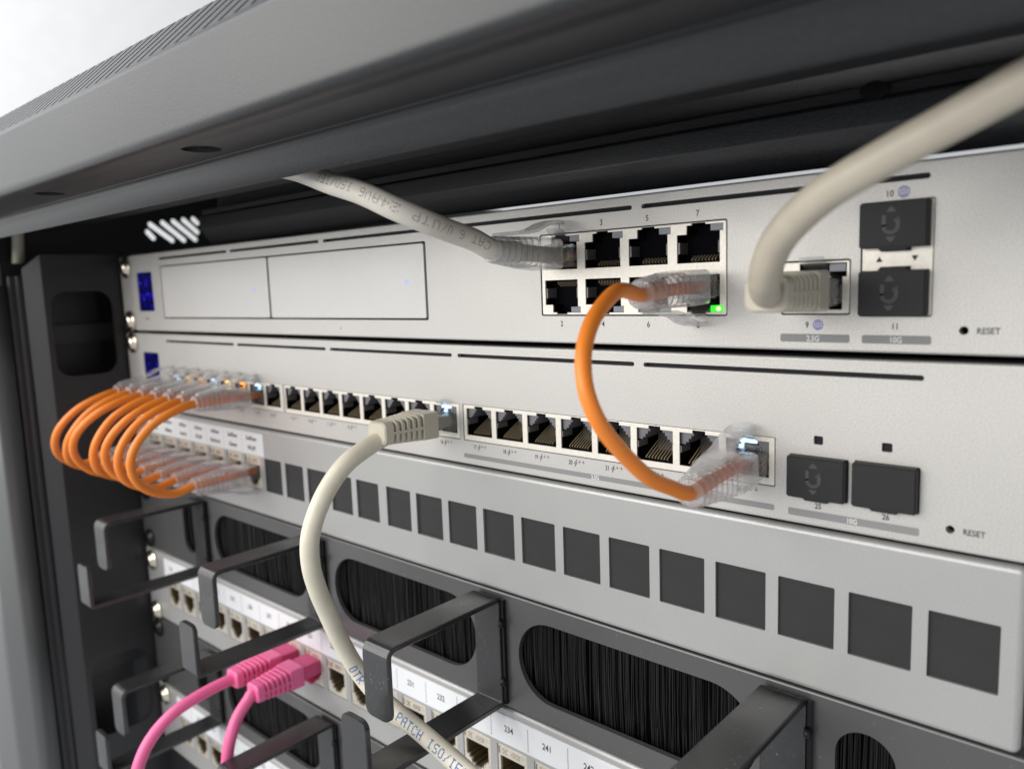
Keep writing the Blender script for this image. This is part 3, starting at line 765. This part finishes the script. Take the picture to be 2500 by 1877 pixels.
# ------------------------------------------------------------------ keystone jack (shared)
def key_open(cx, cz, s=1.0):
    P = [(-5.9, 3.9), (-5.9, -2.6), (-4.6, -2.6), (-4.6, -3.8), (-3.3, -3.8), (-3.3, -5.6), (-1.8, -5.6), (-1.8, -6.6),
         (1.8, -6.6), (1.8, -5.6), (3.3, -5.6), (3.3, -3.8), (4.6, -3.8), (4.6, -2.6), (5.9, -2.6), (5.9, 3.9)]
    return [(cx + a, cz + b) for a, b in P]
key_tub = mat('jack_gold_interior', (0.20, 0.155, 0.085), 0.4, 0.5)
key_metal = mat('keystone_metal', (0.72, 0.66, 0.56), 0.38, 0.5, speck=(0.7, 0.12))
def make_keystone(parent):
    o = plate_mb(-7.2, 7.2, -8.1, 8.1, [key_open(0, 0)], 0, 5, 0.5, 0.25, hole_depth=1.0).build('keystone_jack', key_metal, parent)
    mb = MB(); cavity(mb, key_open(0, 0), 1.0, 12); mb.build('jack_cavity', key_tub, o)
    contacts_mb(0, 3.2, -0.5, 3.0, 9.5, -1).build('contacts', gold, o)
    mb = MB(); text(mb, 'CCS', 1.6, 5.9, 2.3, -0.12, 1.0)
    for k in range(4):
        a = math.pi / 4 + k * math.pi / 2
        mb.add([(-3.6 + 1.15 * math.cos(a) + .35 * math.cos(t * 1.0472), -.12, 5.9 + 1.15 * math.sin(a) + .35 * math.sin(t * 1.0472)) for t in range(6)], [tuple(range(6))])
        stroke(mb, [(-3.6, 5.9), (-3.6 + 1.0 * math.cos(a), 5.9 + 1.0 * math.sin(a))], .28, -.12)
    mb.build('embossing', chrome, o)
    mb = MB(); mb.box(-6.6, -6.2, -.15, .5, 4.6, 7.4); mb.build('edge_notch', key_tub, o)
    return o

# ------------------------------------------------------------------ patch panel with blanks
pa = thing('patch_bay', 'light grey patch panel mostly filled with dark blank inserts, orange loops at its left end', 'patch panel')
def c1(i): return 221.2 + (i - 12.5) * 18.124 + (0.86 if i > 12 else -0.86)
holes = [rrect(c1(i) - 7.35, c1(i) + 7.35, -75.5, -59.1, 0.35, 3) for i in range(1, 25)]
plate_mb(0, 442.4, -88.45, -44.85, holes, 0, 2.2, 1.8, 1.5).build('faceplate', silver2, pa)
mb = MB(); mb.box(2, 440, 15, 60, -88, -45.3); mb.build('rear_frame', slot_dark, pa)
ears(pa, -88.45, -44.85)
bl = None
for i in range(8, 25):
    if bl is None:
        mb = MB(); mb.box(-7.3, 7.3, 0.7, 3.4, -8.15, 8.15); mb.box(-7.3, 7.3, 0.62, .75, 6.7, 7.0)
        bl = mb.build('blank_insert', blank_grey, pa); b = bl
    else:
        b = bl.copy(); scene.collection.objects.link(b); b.parent = pa
    b.location = (c1(i) * MM, random.uniform(-.15, .2) * MM, -67.3 * MM)
ks = None
for i in range(1, 8):
    if ks is None: ks = make_keystone(pa); k = ks
    else: k = copy_tree(ks, pa)
    k.location = (c1(i) * MM, 0.2 * MM, -67.3 * MM)
mb = MB(); P = rrect(3.2, 131.6, -58.7, -47.4, .3); vs, fs = tri_holes(P, []); mb.add([(p[0], -0.05, p[1]) for p in vs], fs); mb.build('label_sheet', paper, pa)
mb = MB()
for i in range(1, 7): quad(mb, c1(i) + 9.0, c1(i) + 9.15, -58.2, -48.0, -0.08)
mb.build('label_line', line_grey, pa)
mb = MB()
for i, (a, b) in enumerate((('GndFloor', 'Kitchen'), ('GndFloor', 'Hallway'), ('1stFloor', 'Lounge'), ('1stFloor', 'WLAP'), ('1stFloor', 'Bedroom'), ('2ndFloor', 'Games'), ('2ndFloor', 'WLAP')), 1):
    text(mb, a, c1(i), -50.4, 3.0, -0.08, 0.9); text(mb, b, c1(i), -55.2, 3.0, -0.08, 0.9)
    text(mb, a, c1(i) + .12, -50.4, 3.0, -0.085, 0.9); text(mb, b, c1(i) + .12, -55.2, 3.0, -0.085, 0.9)
mb.build('label_printing', ink, pa)

# ------------------------------------------------------------------ brush panels with cable rings
RING_C = [58.75, 168.75, 278.75, 388.75]
def strip_mesh(path2d, half, t, rend=3.0):
    """strip along (y,z) path, 2*half wide in X, thickness t, rounded ends"""
    P = [Vector((0, a, b)) for a, b in path2d]
    L = [0]
    for i in range(1, len(P)): L.append(L[-1] + (P[i] - P[i - 1]).length)
    tot = L[-1]; new = []
    def at(s):
        for i in range(1, len(P)):
            if s <= L[i] + 1e-9:
                return P[i - 1].lerp(P[i], (s - L[i - 1]) / max(L[i] - L[i - 1], 1e-9))
        return P[-1]
    ss = [0, .15, .5, 1.0, 1.7, 2.4, 3.0] + [l for l in L if 3.05 < l < tot - 3.05] + [tot - d for d in (3.0, 2.4, 1.7, 1.0, .5, .15, 0)]
    rings = []
    for s in ss:
        d = min(s, tot - s); w = half - (rend - math.sqrt(max(rend ** 2 - (rend - d) ** 2, 0))) if d < rend else half
        p = at(s); T = (at(min(s + .3, tot)) - at(max(s - .3, 0))).normalized(); n = Vector((0, -T.z, T.y))
        e = 0.3; h = t / 2
        prof = [(-w, -h + e), (-w + e, -h), (w - e, -h), (w, -h + e), (w, h - e), (w - e, h), (-w + e, h), (-w, h - e)]
        rings.append([p + n * b + Vector((a, 0, 0)) for a, b in prof])
    return rings
def brush_panel(label, zt):
    t = thing('cable_manager', label, 'cable manager', 'black brush panels with cable rings')
    dz = zt + 88.9
    hs = [rrect(a, b, -125.4 + dz, -96.2 + dz, min(14.4, (b - a) / 2 - .05), 10) for a, b in ((35.5, 50.4), (71.8, 160.6), (181.8, 270.6), (291.8, 380.6), (402.0, 416.9))]
    plate_mb(-20.1, 462.5, -132.9 + dz, -89.35 + dz, hs, 1.3, 3.2, 1.5, 0.7).build('plate', plate_paint, t)
    mb = MB(); mb.box(5, 437, 11, 13, -131 + dz, -91 + dz); mb.build('backing', dark_gap, t)
    mb = MB()
    for a, b in ((35.5, 50.4), (71.8, 160.6), (181.8, 270.6), (291.8, 380.6), (402.0, 416.9)):
        x = a - 2
        while x < b + 2:
            x += random.uniform(.14, .34)
            if random.random() < .02: x += random.uniform(.6, 1.8)
            y = random.uniform(4.0, 7.5); w = random.uniform(.11, .19)
            lean = random.gauss(0, .5); l2 = random.gauss(0, .35)
            top, bot = -92.5 + dz, -129.5 + dz
            pts = [(x, y, top), (x + lean * .4, y - .3, (top + bot) / 2), (x + lean + l2, y + .2, bot)]
            rr = []
            for px, py, pz in pts: rr.append([(px + w * math.cos(q * 2.0944 - 1.57), py + w * math.sin(q * 2.0944 - 1.57), pz) for q in range(3)])
            mb.loft(rr, cap=False, smooth=True)
    tag(mb.build('bristles', bristle_m, t), kind='stuff')
    path = fillet([(-51.0, -115.2), (-51.0, -91.6), (-0.2, -91.6), (-0.2, -131.4), (-60.6, -131.4), (-60.6, -110.4)], {1: 3.2, 2: 1.6, 3: 1.6, 4: 1.6}, 5)
    rr = strip_mesh([(a, b + dz) for a, b in path], 6.25, 2.0)
    r0 = None
    for c in RING_C:
        if r0 is None:
            mb = MB(); mb.loft(rr, smooth=False); r0 = mb.build('cable_ring', ring_paint, t); o = r0
            mb = MB()
            for zz in (-100.3, -122.4):
                for sx, rad in ((6.9, 1.75),):
                    mb.loft([[(sx + .7 * rad * math.cos(u) * math.cos(v * math.pi / 6), -0.4 + rad * math.sin(u), zz + dz + rad * math.cos(u) * math.sin(v * math.pi / 6)) for v in range(12)] for u in [math.radians(d) for d in (-88, -60, -30, 0, 30, 60, 88)]], smooth=True)
            mb.build('lug', screw_black, r0)
            mb = MB(); mb.box(6.35, 7.6, -.3, 1.5, -131 + dz, -91.5 + dz); mb.build('hinge_edge', screw_black, r0)
        else: o = copy_tree(r0, t)
        o.location = (c * MM, 0, 0)
    return t
brush_panel('black brush panel with four cable rings just below the grey panel with empty openings', -88.9)
brush_panel('lower black brush panel with cable rings, below the pink plugs', -177.8)

# ------------------------------------------------------------------ labelled patch panels
def c2(i): return 286.6 + 18.12 * (i - 16)
def labelled_panel(label, zt, rooms):
    t = thing('patch_bay', label, 'patch panel'); dz = zt + 133.35
    hs = [rrect(c2(i) - 7.35, c2(i) + 7.35, -165.6 + dz, -149.2 + dz, .3, 3) for i in range(1, 25)]
    plate_mb(-20.1, 462.5, -177.3 + dz, -133.8 + dz, hs, 1.3, 3.6, 1.6, 1.3).build('faceplate', silver2, t)
    mb = MB(); mb.box(2, 440, 15, 40, -177 + dz, -134 + dz); mb.build('rear_frame', slot_dark, t)
    mb = MB(); mb.box(4.5, 440, 1.05, 1.4, -147.7 + dz, -136.6 + dz); mb.build('label_strip', paper, t)
    mb = MB()
    for i in range(1, 24): quad(mb, c2(i) + 8.25, c2(i) + 8.45, -146.8 + dz, -138 + dz, 1.03)
    mb.build('label_line', ink, t)
    mb = MB()
    for i, s in enumerate(rooms, 1):
        if s: text(mb, s, c2(i) - .9, -141.6 + dz, 3.4, 1.03, .86)
    mb.build('label_printing', ink, t)
    return t, dz
pb, dz = labelled_panel('patch panel with white numbered labels and the two pink plugs in it', -133.35,
    ['201', '202', '203', '204', '205', '206', '207', '208', '221', '222', '223', '224', '231', '232', '233', '234', '241', '242', '243', '244', '251', '252', '253', '254'])
kp = None
for i in range(1, 25):
    k = copy_tree(ks, pb)
    k.location = (c2(i) * MM, 1.5 * MM, -157.4 * MM)
pc, dz = labelled_panel('lowest patch panel with white labels, mostly hidden behind the lower rings', -222.25,
    ['31%d' % k for k in range(1, 5)] + ['32%d' % k for k in range(1, 5)] + [''] * 16)
for i in range(1, 12):
    k = copy_tree(ks, pc); k.location = (c2(i) * MM, 1.5 * MM, (-157.4 - 88.9) * MM)

# ------------------------------------------------------------------ patch cables
def rsq(w, h, r, n=4): return rrect(-w / 2, w / 2, -h / 2, h / 2, r, n)
def lerp(a, b, t): return a + (b - a) * t
def connector(root, kind, pos, pitch=0.0, yaw=0.0, down=False, color=None, core=None):
    """plug in local coordinates: +y goes into the socket, +z is the latch side, y = 0 at the panel face"""
    M = Matrix.Translation(pos) @ Matrix.Rotation(yaw, 4, 'Z') @ Matrix.Rotation(pitch, 4, 'X')
    if down: M = M @ Matrix.Rotation(math.pi, 4, 'Y')
    pm = {'clear': clear, 'beige': clear, 'pink': clear_pink}[kind]
    mb = MB(); mb.box(-5.85, 5.85, -9.0, 10.5, -4.0, 2.5)
    mb.box(-3.1, 3.1, 3.0, 10.3, 2.4, 3.3)
    plug = mb.build('plug', pm, root, M, bevel=0.35)
    # latch lever
    prof = [(10.0, 2.6), (6, 3.4), (0.5, 5.0), (-3.2, 6.9)]
    mb = MB()
    rings = []
    for y, z in prof: rings.append([(-1.9 if y > 1 else -2.9, y, z), (1.9 if y > 1 else 2.9, y, z), (1.9 if y > 1 else 2.9, y - .25, z + .95), (-1.9 if y > 1 else -2.9, y - .25, z + .95)])
    mb.loft(rings, smooth=False); mb.build('latch', pm, plug, M)
    mb = MB()
    for k in range(8): mb.box((k - 3.5) * 1.02 - .2, (k - 3.5) * 1.02 + .2, 6.5, 10.2, -3.9, -2.6)
    mb.build('contacts', gold, plug, M)
    # sheath and wires inside the plug
    if core:
        mb = MB(); w0 = 1.65 if kind == 'clear' and core is orange_tip else 2.6
        rings = []
        for y, w, h in ((-24, w0, w0), (-9, w0, w0 * .95), (0.5, w0, w0 * .9), (1.8, w0 * .7, w0 * .6), (4.5, .8, .5)):
            rings.append([(w * math.cos(a * math.pi / 8), y, -0.6 + h * math.sin(a * math.pi / 8)) for a in range(16)])
        mb.loft(rings, smooth=True); mb.build('inner_sheath', core, plug, M)
    if kind == 'clear' and core is not orange_tip:
        for k, wm in enumerate((orange, wire_green, orange_tip, wire_blue)):
            mb = MB(); tube(mb, [(2.6, .5, -1.6 + k * .9), (1.8 + k * .4, 4, -1.2 + k * .5), (1.5 + k, 9.5, -2.2)], .5, 8, 4); mb.build('wire', wm, plug, M)
    if kind == 'clear':
        mb = MB(); rings = []
        y = -6.4; stations = [(-6.4, 12.4, 8.9, 1.2), (-6.9, 12.7, 9.2, 1.4), (-14.5, 12.4, 9.0, 1.6)]
        k = 0; yy = -15.0
        while yy > -30:
            t = (-15 - yy) / 15.0; w = lerp(12.0, 8.6, t); h = lerp(9.0, 7.6, t); r = lerp(1.8, 3.6, t)
            stations += [(yy, w, h, r), (yy - 1.0, w, h, r), (yy - 1.25, w - 1.3, h - 1.3, r - .3), (yy - 1.95, w - 1.4, h - 1.4, r - .3)]; yy -= 2.2
        stations += [(-30.6, 8.4, 7.4, 3.6), (-31.3, 7.4, 6.4, 3.1)]
        for y, w, h, r in stations: rings.append([(a, y, -.6 + b) for a, b in rsq(w, h, r)])
        mb.loft(rings, smooth=True)
        boot = mb.build('boot', clear_boot, root, M)
        # hood over the latch
        mb = MB(); rings = []
        for y, z, w in ((-29.5, 3.0, 3.2), (-24, 3.9, 6.0), (-19, 4.4, 6.6), (-14, 5.6, 6.6), (-9.5, 7.7, 6.2), (-5.0, 8.9, 6.0), (-1.6, 9.0, 5.6)):
            rings.append([(-w / 2, y, z), (w / 2, y, z), (w / 2 - .3, y + .2, z + 1.1), (-w / 2 + .3, y + .2, z + 1.1)])
        mb.loft(rings, smooth=False); mb.build('latch_hood', clear_boot, boot, M)
        return M @ Vector((0, -31, -.6)), M @ Vector((0, -20, -.6))
    bw, bh, yf = (12.6, 9.6, -9.0)
    mb = MB()
    mb.loft([[(a, y, -.2 + b) for a, b in rsq(w, h, r)] for y, w, h, r in ((yf, bw - .5, bh - .5, .7), (yf - .3, bw, bh, .9), (yf - 6.8, bw, bh - .3, 1.0), (yf - 7.1, bw - .4, bh - .7, 1.0))], smooth=False)
    y = yf - 7.0
    mb.loft([[(a, yy, -.2 + b) for a, b in rsq(w, h, 1.6)] for yy, w, h in ((y, 9.6, 6.6), (y - 15.5, 7.2, 5.4))], smooth=False)
    n = 5; pt = 2.25
    for k in range(n):
        y0 = y - 1.0 - k * pt; t = (k + .5) / n; w = lerp(12.4, 10.4, t); h = lerp(9.4, 8.2, t)
        mb.loft([[(a, yy, -.2 + b) for a, b in rsq(w - e, h - e, 2.0)] for yy, e in ((y0, .5), (y0 - .2, 0), (y0 - 1.2, .1), (y0 - 1.4, .6))], smooth=False)
    y0 = y - 1.0 - n * pt
    mb.loft([[(a, yy, -.2 + b) for a, b in rsq(w, h, 2.2)] for yy, w, h in ((y0, 9.9, 7.9), (y0 - .3, 10.3, 8.3), (y0 - 3.2, 9.6, 7.8), (y0 - 3.7, 8.6, 6.9))], smooth=False)
    for s in (-1, 1):
        mb.loft([[(s * (x - .9), yy, -.9), (s * x, yy, -.75), (s * x, yy, .25), (s * (x - .9), yy, .4)] for yy, x in ((yf - 6.6, 6.3), (y0 - 1, 5.05))], smooth=False)
    boot = mb.build('boot', color, root, M)
    return M @ Vector((0, y0 - 3.4, -.2)), M @ Vector((0, y0 + 6, -.2))

def patch_cable(label, jacket, ends, mid, r, group=None, print_=None, kind='clear', bootcol=None, core=None):
    t = thing('patch_cable', label, 'cable', group)
    pts = list(mid)
    a = ends[0]; p0, q0 = connector(t, kind, a[0], a[1], a[2], a[3], bootcol, core)
    pts = [tuple(q0), tuple(p0)] + pts
    if len(ends) > 1:
        a = ends[1]; p1, q1 = connector(t, kind, a[0], a[1], a[2], a[3], bootcol, core)
        pts = pts + [tuple(p1), tuple(q1)]
    mb = MB(); tube(mb, pts, r, 20, 8); mb.build('cord', jacket, t)
    if kind == 'clear':   # thinner sheath seen through the boot
        pass
    return t, pts

# seven short orange loops
LOOPLAB = ['first', 'second', 'third', 'fourth', 'fifth', 'sixth']
for i in range(7):
    xt = SWX[i]; xb = c1(i + 1); d = random.uniform(-1, 1)
    f = (.97, .975, 1.0, .97, .955, .985, 1.0)[i]; sag = (.6, -1.2, 1.5, -.8, .4, -.6, 0)[i]; bx = (0, .8, -2, 2.2, -2.6, .5, 0)[i]
    mid = [(lerp(xt, xb, .03), -38.5 * f, -29.9), (lerp(xt, xb, .12), -50.3 * f, -35.4 + sag * .4), (lerp(xt, xb, .3) + bx * .7, -58.0 * f, -44.5 + sag),
           (lerp(xt, xb, .5) + bx, -59.5 * f, -52.5 + sag), (lerp(xt, xb, .75) + bx * .8, -56.0 * f, -61.0 + sag), (lerp(xt, xb, .93), -48.5 * f, -66.8), (xb, -39.5, -69.3)]
    lab = 'short orange loop cable at the far left end of the row' if i == 0 else ('rightmost short orange loop, plugged in above the last white label' if i == 6 else
          '%s short orange loop cable from the left in the row of seven' % LOOPLAB[i])
    patch_cable(lab, orange, [((xt, 0, SW + .4), 0.0, random.uniform(-.02, .02), False), ((xb, 0, -67.6), 0.025, random.uniform(-.02, .02), True)], mid, 1.88,
                'short orange loops between the switch and the patch panel', core=orange_tip)
# the long orange cable between gateway and switch
mid = [(365.6, -41.0, 17.6), (366.6, -49.0, 14.6), (367.4, -54.6, 10.8), (368.3, -58.3, 6.6), (369.4, -60.6, 2.6), (371.0, -62.0, -2.6), (372.6, -61.1, -8.1), (373.7, -58.0, -13.0), (374.8, -52.3, -18.8), (376.0, -45.6, -24.4), (377.2, -37.6, -28.4)]
patch_cable('orange cable hanging from socket 8 of the gateway down to socket 24 of the switch', orange,
            [((363.9, 1, 17.2), 0.045, 0.02, True), ((378.0, 0, -28.6), 0.06, 0.0, False)], mid, 1.85, None, core=orange_tip)
# thick grey cable in socket 1, leaving up and to the left behind the cabinet edge
mid = [(315.4, -37.0, 32.4), (314.0, -46, 35.2), (312.0, -55.0, 38.2), (309.0, -62.5, 41.4), (304.0, -69.0, 45.2), (298.0, -75.6, 48.8), (290, -82, 53), (280, -90, 57.5)]
mid = [(315.3, -36.8, 32.4), (314.4, -45.5, 34.8), (314.5, -53.6, 36.9), (310.0, -60.0, 40.3), (299.5, -62.2, 45.1), (286.0, -62.2, 49.2), (268.5, -62.2, 54.9), (250, -62, 58.2), (225, -62, 59.4), (180, -61, 59.4), (130, -60, 59)]
t, pts = patch_cable('thick grey cable in socket 1 running up behind the cabinet top edge', beige_pale, [((316.3, 0, 28.6), -0.06, 0.0, False)], mid, 3.1, core=beige)
mb = MB(); cable_print(mb, pts, 3.1, 'CAT 6 U/UTP 24AWG ISO/IEC'.replace('G', '6').replace('W', 'V'), 14, math.radians(258), .36, .36, flip=-1, dot=.13); mb.build('cord_printing', ink, t)
# thick grey cable in socket 9 sweeping up to the right towards the camera
mid = [(395.4, -24.6, 16.4), (397.6, -33.0, 16.2), (400.6, -40.5, 18.6), (403.2, -45.0, 22.3), (406.4, -48.0, 26.2), (411.4, -51.4, 30.0), (418.3, -54.6, 34.0), (427.4, -55.2, 38.3), (438.0, -55.6, 42.8), (446.3, -56.5, 46.2), (455.7, -58.3, 49.6), (470, -62, 55)]
t = thing('patch_cable', 'thick grey cable bending up from socket 9 and leaving at the top right', 'cable')
M9 = (395.6, 0, 16.1)
p9, q9 = connector(t, 'beige', M9, 0.0, 0.04, False, beige_boot, beige)
mb = MB(); tube(mb, [tuple(q9)] + mid, 3.2, 24, 10); mb.build('cord', beige, t)
# cream cable from socket 16 down through a ring
mid = [(259.8, -36.2, -32.9), (259.3, -44.5, -36.9), (258.6, -52.6, -45.2), (257.5, -58.0, -57), (256.2, -58.0, -67), (254.8, -55.2, -77), (253.2, -50.6, -88), (252.4, -45.6, -100), (254.4, -41.2, -111), (261.5, -38.8, -118.6), (273.5, -37.6, -123.2), (288, -37.6, -126.6), (303, -38, -130), (325, -38, -136), (345, -38, -143)]
t = thing('patch_cable', 'cream cable from socket 16 curving down through the third ring with blue printing', 'cable')
p6, q6 = connector(t, 'beige', (260.7, 0, -28.2), 0.0, 0.0, False, beige_boot, beige)
mb = MB(); pts = [tuple(q6)] + mid; tube(mb, pts, 3.1, 24, 10); mb.build('cord', cream, t)
mb = MB(); cable_print(mb, pts, 3.1, 'OTR S/FTP PATCH ISO/IEC 11801', 103.5, math.radians(-60), .40, .45, flip=-1, dot=.24); mb.build('cord_printing', ink_blue2, t)
mb = MB(); cable_print(mb, pts, 3.1, '11801 CAT 6', 14, math.radians(60), .34, .3, flip=-1, dot=.12); mb.build('cord_printing', ink, t)
# pink pair
t = thing('patch_cable', 'nearer pink cable with its plug in front, bending straight down', 'cable', 'pink patch cables')
p_, q_ = connector(t, 'pink', (159.6, 1.3, -156.2), 0.02, 0.0, True, pink, None)
mid = [(159.4, -33.0, -159.2), (159.2, -38.5, -165.0), (159.0, -43.2, -175.6), (158.6, -44.8, -186.0), (158, -44, -205)]
mb = MB(); tube(mb, [tuple(q_), tuple(p_)] + mid, 2.6, 20, 8); mb.build('cord', pink, t)
t = thing('patch_cable', 'pink cable behind the nearer one, sweeping out to the lower left', 'cable', 'pink patch cables')
p_, q_ = connector(t, 'pink', (141.5, 1.3, -156.2), 0.0, 0.0, True, pink, None)
mid = [(141, -38.0, -156.6), (140.8, -48.0, -157.9), (140.5, -58.0, -160.6), (140.2, -67.0, -166.6), (140, -72.4, -173.5), (140, -76.0, -183), (140, -77, -200)]
mb = MB(); tube(mb, [tuple(q_), tuple(p_)] + mid, 2.6, 20, 8); mb.build('cord', pink, t)
# pale cable hanging at the far left, behind the cabinet edge
mb = MB(); tube(mb, [(-62, -36, 92), (-60, -37.5, 70), (-59.5, -38.5, 55), (-60.5, -39.5, 42), (-62.5, -41, 28), (-66, -44, 8), (-68, -46, -30)], 3.2, 16, 6)
t = thing('patch_cable', 'pale cable hanging behind the cabinet top edge at the far left', 'cable'); mb.build('cord', cream, t)
